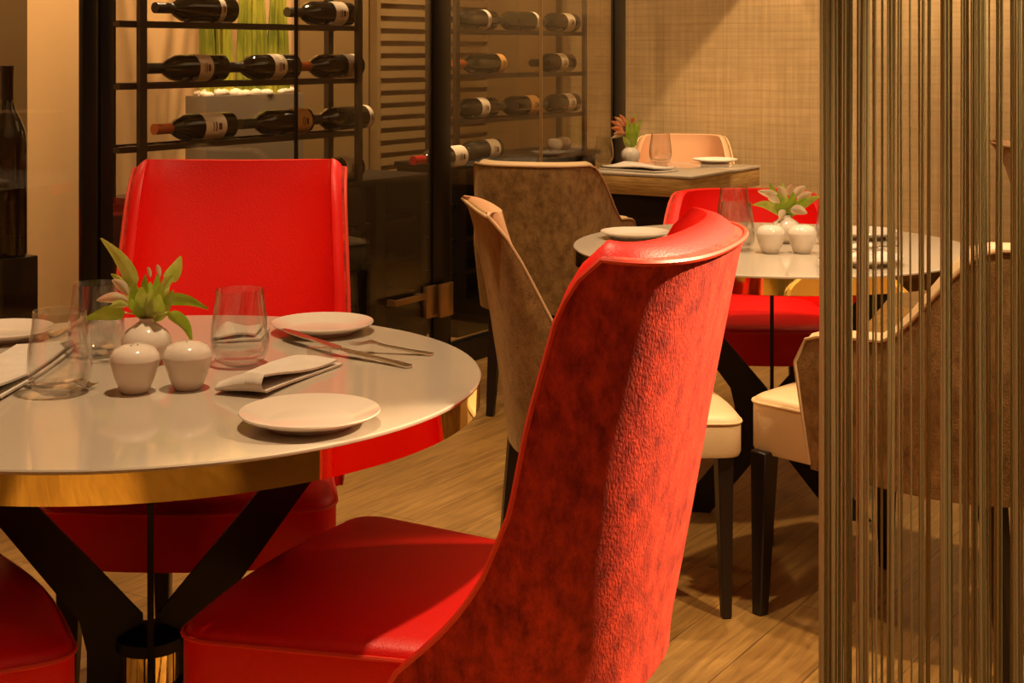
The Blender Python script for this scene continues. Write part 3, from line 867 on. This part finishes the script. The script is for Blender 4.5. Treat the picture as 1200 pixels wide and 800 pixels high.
# flower vases ----------------------------------------------------------
def leaf_bm(base, tip, width, bend=(0, 0, 0), cup=.2, n=10, shape=.5):
    """solid leaf blade with midrib fold from base to tip"""
    base = Vector(base); tip = Vector(tip); ax = tip - base; bd = Vector(bend)
    view = Vector((0, 1, 0.25)); side = ax.cross(view).normalized(); nrm = side.cross(ax).normalized()
    bm = bmesh.new(); rows = []
    for i in range(n + 1):
        t = i / n
        w = width * .5 * (math.sin(PI * min(1, t ** shape * .98 + .01))) ** .8 + .0006
        c = base + ax * t + bd * (math.sin(PI * t))
        rows.append([bm.verts.new(c - side * w + nrm * w * cup), bm.verts.new(c - side * w * .5 + nrm * w * cup * .3), bm.verts.new(c), bm.verts.new(c + side * w * .5 + nrm * w * cup * .3), bm.verts.new(c + side * w + nrm * w * cup)])
    fs = []
    for a, b_ in zip(rows, rows[1:]):
        for k in range(4): fs.append(bm.faces.new((a[k], a[k + 1], b_[k + 1], b_[k])))
    r = bmesh.ops.solidify(bm, geom=fs, thickness=.0008)
    return bm
def flower_vase(px, py, lab, leaves, petals, fm, scl=1.0, fluted=False):
    p0 = on_plane(px, py, Z)
    t = thing('flower_vase', lab, 'vase', p0)
    d = p0.y
    if not fluted:
        prof = [(0, 0), (.022, 0), (.034, .010), (.042, .028), (.043, .040), (.036, .056), (.022, .066), (.013, .072), (.0125, .078), (.0105, .078), (.011, .072), (.02, .063), (.03, .05), (0, .048)]
        obj('vase_body', lathe(prof, 48), M['ceramic'], t)
    else:
        prof = [(0, 0), (.02, 0), (.036, .012), (.046, .036), (.043, .058), (.03, .074), (.016, .08), (.014, .08), (.015, .074), (0, .06)]
        obj('vase_body', lathe(prof, 72, flute=12, famp=.05), M['ceramic'], t)
    def W(x, y, dd): # pixel to local offset at depth offset dd
        D = d + dd
        return Vector(((x - 600) * D / F, D, H - (y - HY) * D / F)) - p0
    mouth = Vector((0, 0, .075))
    bm = bmesh.new()
    for (bx, by, tx, ty, wpx, dd, bend, mt) in leaves:
        a = mouth if bx is None else W(bx, by, dd * .3)
        b_ = W(tx, ty, dd)
        obj('leaf', leaf_bm(a, b_, wpx * d / F, (bend[0] * d / F, 0, -bend[1] * d / F)), M[mt], t)
        if bx is not None:
            obj('stem', tube([mouth - Vector((0, 0, .012)), (mouth + a) / 2 + Vector((0, 0, .003)), a], .0014, 6), M['leaf_pale'], t)
    for (bx, by, tx, ty, wpx, dd, mt) in petals:
        a = W(bx, by, dd * .6); b_ = W(tx, ty, dd)
        obj('petal', leaf_bm(a, b_, wpx * d / F, (0, 0, .003), cup=.5, shape=.8), M[mt], t)
    return t
LV = [ # base px, tip px, width px, depth offset, bend px (x, y down), material
 (158, 338, 118, 279, 19, -.01, (4, -3), 'leaf_pale'),
 (196, 330, 212, 300, 17, .02, (2, 0), 'leaf_pale'),
 (192, 352, 244, 362, 15, -.02, (0, -5), 'leaf'),
 (196, 366, 225, 403, 15, -.04, (6, -4), 'leaf'),
 (146, 366, 100, 374, 19, -.02, (0, -2), 'leaf'),
 (None, 0, 150, 318, 20, .01, (-4, 0), 'leaf_pale'),
 (None, 0, 203, 340, 22, -.015, (2, 4), 'leaf_pale'),
 (None, 0, 186, 318, 15, .015, (2, 0), 'leaf'),
 (None, 0, 170, 322, 15, -.01, (-2, 0), 'leaf'),
 (None, 0, 190, 332, 20, -.02, (3, 0), 'leaf_pale'),
 (None, 0, 158, 332, 20, -.02, (-6, 0), 'leaf'),
 (None, 0, 142, 345, 14, .01, (-4, -4), 'leaf_pale'),
 (None, 0, 178, 338, 16, -.03, (0, 0), 'leaf_pale'),
 (None, 0, 198, 350, 14, .02, (4, 2), 'leaf'),
 (None, 0, 166, 336, 22, -.03, (-3, 0), 'leaf_pale'), (None, 0, 187, 345, 24, -.035, (3, 0), 'leaf_pale'), (None, 0, 176, 330, 18, .02, (0, 0), 'leaf'),
 (None, 0, 154, 350, 14, -.03, (-4, 0), 'leaf'), (None, 0, 200, 325, 13, .03, (3, 0), 'leaf_pale'),
]
PT = [(150, 345, 131, 328, 12, -.01, 'petal'), (150, 352, 113, 352, 13, -.02, 'petal'), (148, 340, 130, 321, 8, .0, 'leaf_pale'),
      (160, 330, 145, 316, 9, .01, 'leaf_pale'), (187, 325, 184, 310, 5, 0, 'petal'), (176, 325, 173, 313, 4, 0, 'petal'), (150, 358, 128, 360, 9, -.03, 'leaf_pale'),
      (190, 340, 203, 322, 10, -.02, 'leaf_pale')]
flower_vase(172, 425, 'round vase of green leaves and pale buds at the centre of the near table', LV, PT, None)
LV2 = [(None, 0, 902, 214, 14, .0, (-2, 0), 'leaf'), (None, 0, 917, 214, 12, .02, (0, 0), 'leaf_pale'), (None, 0, 961, 230, 14, 0, (3, -4), 'leaf_pale'),
       (None, 0, 882, 240, 12, 0, (-2, -6), 'leaf_pale'), (None, 0, 930, 225, 14, -.02, (2, 0), 'leaf'), (None, 0, 912, 226, 14, -.02, (-2, 0), 'leaf'),
       (None, 0, 945, 232, 12, -.03, (2, 0), 'leaf')]
PT2 = [(916, 234, 888, 224, 10, -.02, 'petal'), (920, 232, 912, 218, 9, 0, 'petal'), (925, 230, 928, 216, 9, -.01, 'petal'), (930, 232, 944, 218, 10, 0, 'petal'),
       (926, 246, 946, 250, 12, -.03, 'petal'), (920, 246, 914, 258, 9, -.03, 'petal'), (914, 238, 900, 232, 8, -.03, 'petal'), (934, 236, 952, 226, 10, 0, 'petal')]
flower_vase(921, 284, 'round vase of pink lilies and green leaves on the far round table', LV2, PT2, None)
LV3 = [(None, 0, 744, 133, 9, 0, (0, 0), 'leaf'), (None, 0, 751, 140, 9, 0, (0, 0), 'leaf'), (None, 0, 735, 138, 9, 0, (0, 0), 'leaf'), (None, 0, 748, 150, 10, -.02, (0, 0), 'leaf'), (None, 0, 730, 160, 8, -.02, (0, 0), 'leaf_pale'), (None, 0, 740, 146, 10, -.03, (0, 0), 'leaf')]
PT3 = [(732, 148, 720, 137, 6, 0, 'petal_orange'), (730, 151, 716, 142, 6, 0, 'petal_orange'), (731, 154, 716, 150, 6, -.02, 'petal_orange'), (733, 156, 719, 157, 6, -.02, 'petal_orange'), (740, 145, 743, 138, 6, -.02, 'petal_orange'), (734, 146, 726, 134, 5, 0, 'petal_orange'), (730, 158, 717, 162, 5, 0, 'petal')]
flower_vase(739, 192, 'small fluted white vase of orange flowers on the square table', LV3, PT3, None, fluted=True)

# ------------------------------------------------------------------ string curtain
bands = [(961, 967, 5, 0), (967, 983, 14, 0), (983, 995, 9, 0), (997, 1001, 2, 0), (1004, 1008, 3, 0), (1011, 1019, 8, 0), (1025, 1027, 1, 0), (1032, 1035, 1, 0),
         (1040, 1048, 4, 0), (1052, 1057, 3, 0), (1065, 1067, 1, 0), (1082, 1085, 3, 0), (1088, 1092, 3, 0), (1102, 1115, 11, 0), (1127, 1135, 5, 0), (1138, 1153, 10, 0), (1169, 1176, 7, 0), (1184, 1195, 9, 0), (1197, 1204, 4, 0),
         (1208, 1240, 18, 0), (1250, 1280, 14, 0)]
bm = bmesh.new(); rnd = random.Random(11)
for (x0, x1, n, _) in bands + [(968 + 27 * q, 970 + 27 * q, 1, 0) for q in range(9)]:
    n = max(1, int(n * 1.15))
    drift = rnd.uniform(-5, 6); spread = rnd.uniform(1.0, 1.5)
    xm = (x0 + x1) / 2
    for k in range(n):
        px = x0 + (x1 - x0) * (k + .5) / n
        d = 2.42 + rnd.uniform(-.03, .03)
        pb = xm + (px - xm) * spread + drift * .7 + rnd.uniform(-1.2, 1.2)
        if x0 < 965: pb = max(pb, 961)
        xt = (px - 600) * d / F; xb = (pb - 600) * d / F
        ph = rnd.uniform(0, 6); amp = .0008; w = rnd.uniform(.0013, .0023)
        prev = None; N_ = 22
        for j in range(N_ + 1):
            t = j / N_; z = 2.70 - 2.68 * t
            x = xt + (xb - xt) * (t ** 1.5) + amp * math.sin(ph + 9 * t); y = d + amp * math.cos(ph + 7 * t)
            ring = [bm.verts.new((x - w, y, z)), bm.verts.new((x, y - w, z)), bm.verts.new((x + w, y, z)), bm.verts.new((x, y + w, z))]
            if prev:
                for q in range(4): bm.faces.new((prev[q], ring[q], ring[(q + 1) % 4], prev[(q + 1) % 4]))
            prev = ring
ct = thing('string_curtain', 'olive taupe string curtain hanging at the right of the photo', 'curtain', (0, 0, 0)); ct['kind'] = 'stuff'
o = obj('threads', bm, M['thread'], ct); o['kind'] = 'stuff'
obj('curtain_rail', box(.45, 1.1, 2.36, 2.48, 2.70, 2.748, bev=.003), M['black_metal'], ct)

# ------------------------------------------------------------------ lights
WARM = (1.0, .70, .40)
def spot(loc, target, power, ang=60, blend=.3, rad=.04, col=WARM):
    l = bpy.data.lights.new('downlight_or_fill', 'SPOT'); l.energy = power; l.spot_size = math.radians(ang); l.spot_blend = blend
    l.shadow_soft_size = rad; l.color = col
    o = bpy.data.objects.new('downlight_or_fill', l); C.objects.link(o); o.location = loc
    v = Vector(target) - Vector(loc); o.rotation_euler = v.to_track_quat('-Z', 'Y').to_euler(); return o
def area(loc, target, power, sx, sy, col=WARM):  # soft overhead fill added for ambient light, stands for no actual fitting
    l = bpy.data.lights.new('ambient_fill', 'AREA'); l.shape = 'RECTANGLE'; l.size = sx; l.size_y = sy; l.energy = power; l.color = col
    o = bpy.data.objects.new('ambient_fill', l); C.objects.link(o); o.location = loc
    v = Vector(target) - Vector(loc); o.rotation_euler = v.to_track_quat('-Z', 'Y').to_euler(); return o
ZC = CH - .03
spot((-.30, 2.25, ZC), (-.36, 2.3, 0), 140, 72, .5)
spot((2.25, 2.6, ZC - .2), (.40, 1.90, .66), 1500, 26, .6)
spot((.75, 3.7, ZC), (.75, 3.9, 0), 125, 75, .5)
spot((.9, 6.0, ZC), (.8, 6.9, .5), 110, 70, .5)
spot((.62, 7.3, ZC), (.80, 8.05, 1.0), 50, 66, .08, .015)
spot((1.85, 6.65, ZC), (2.05, 7.3, 1.0), 210, 74, .08, .015)
spot((-.1, 4.2, ZC), (-.1, 4.3, 0), 110, 80, .5)
for ss, pw in ((2.2, 130), (3.3, 155), (4.5, 170), (5.7, 120)):
    spot(RS(RG - .35, ss, ZC), RS(RG - .75, ss, .6), pw, 120, .7)
area(RS(.2, 1.5, ZC), RS(.2, 1.5, 0), 13, 4, 4)
area(RS(-.6, 5.2, ZC), RS(-.6, 5.2, 0), 20, 2.5, 2.5)
spot((-.9, -.3, ZC), (-.9, -.4, 0), 460, 42, .5)  # added lamp by the camera, lights floor that the brass bands mirror
spot((.15, -.5, ZC), (.15, -.6, 0), 200, 58, .5)  # second added lamp, brightens the floor reflected in the brass
spot((1.3, 2.1, ZC), (1.1, 2.9, .6), 240, 56, .5)
spot((-2.3, .9, ZC), (-2.4, .9, 0), 150, 90, .5)
w = bpy.data.worlds.new('World'); SC.world = w; w.use_nodes = True
w.node_tree.nodes['Background'].inputs[0].default_value = (1, .75, .5, 1); w.node_tree.nodes['Background'].inputs[1].default_value = .05

# ------------------------------------------------------------------ camera
cd = bpy.data.cameras.new('camera'); cam = bpy.data.objects.new('camera', cd); C.objects.link(cam)
cam.location = (0, 0, H); cam.rotation_euler = (PI / 2, 0, 0)
cd.sensor_width = 36; cd.lens = 36 * F / 1200; cd.shift_y = -(400 - HY) / 1200; cd.clip_start = .05
SC.camera = cam
vs = SC.view_settings; vs.view_transform = 'Standard'; vs.look = 'None'; vs.gamma = 1; vs.exposure = 0.0; vs.use_curve_mapping = False
SC.cycles.max_bounces = 10; SC.cycles.transparent_max_bounces = 24; SC.cycles.caustics_reflective = False; SC.cycles.caustics_refractive = False
SC.cycles.sample_clamp_indirect = 4
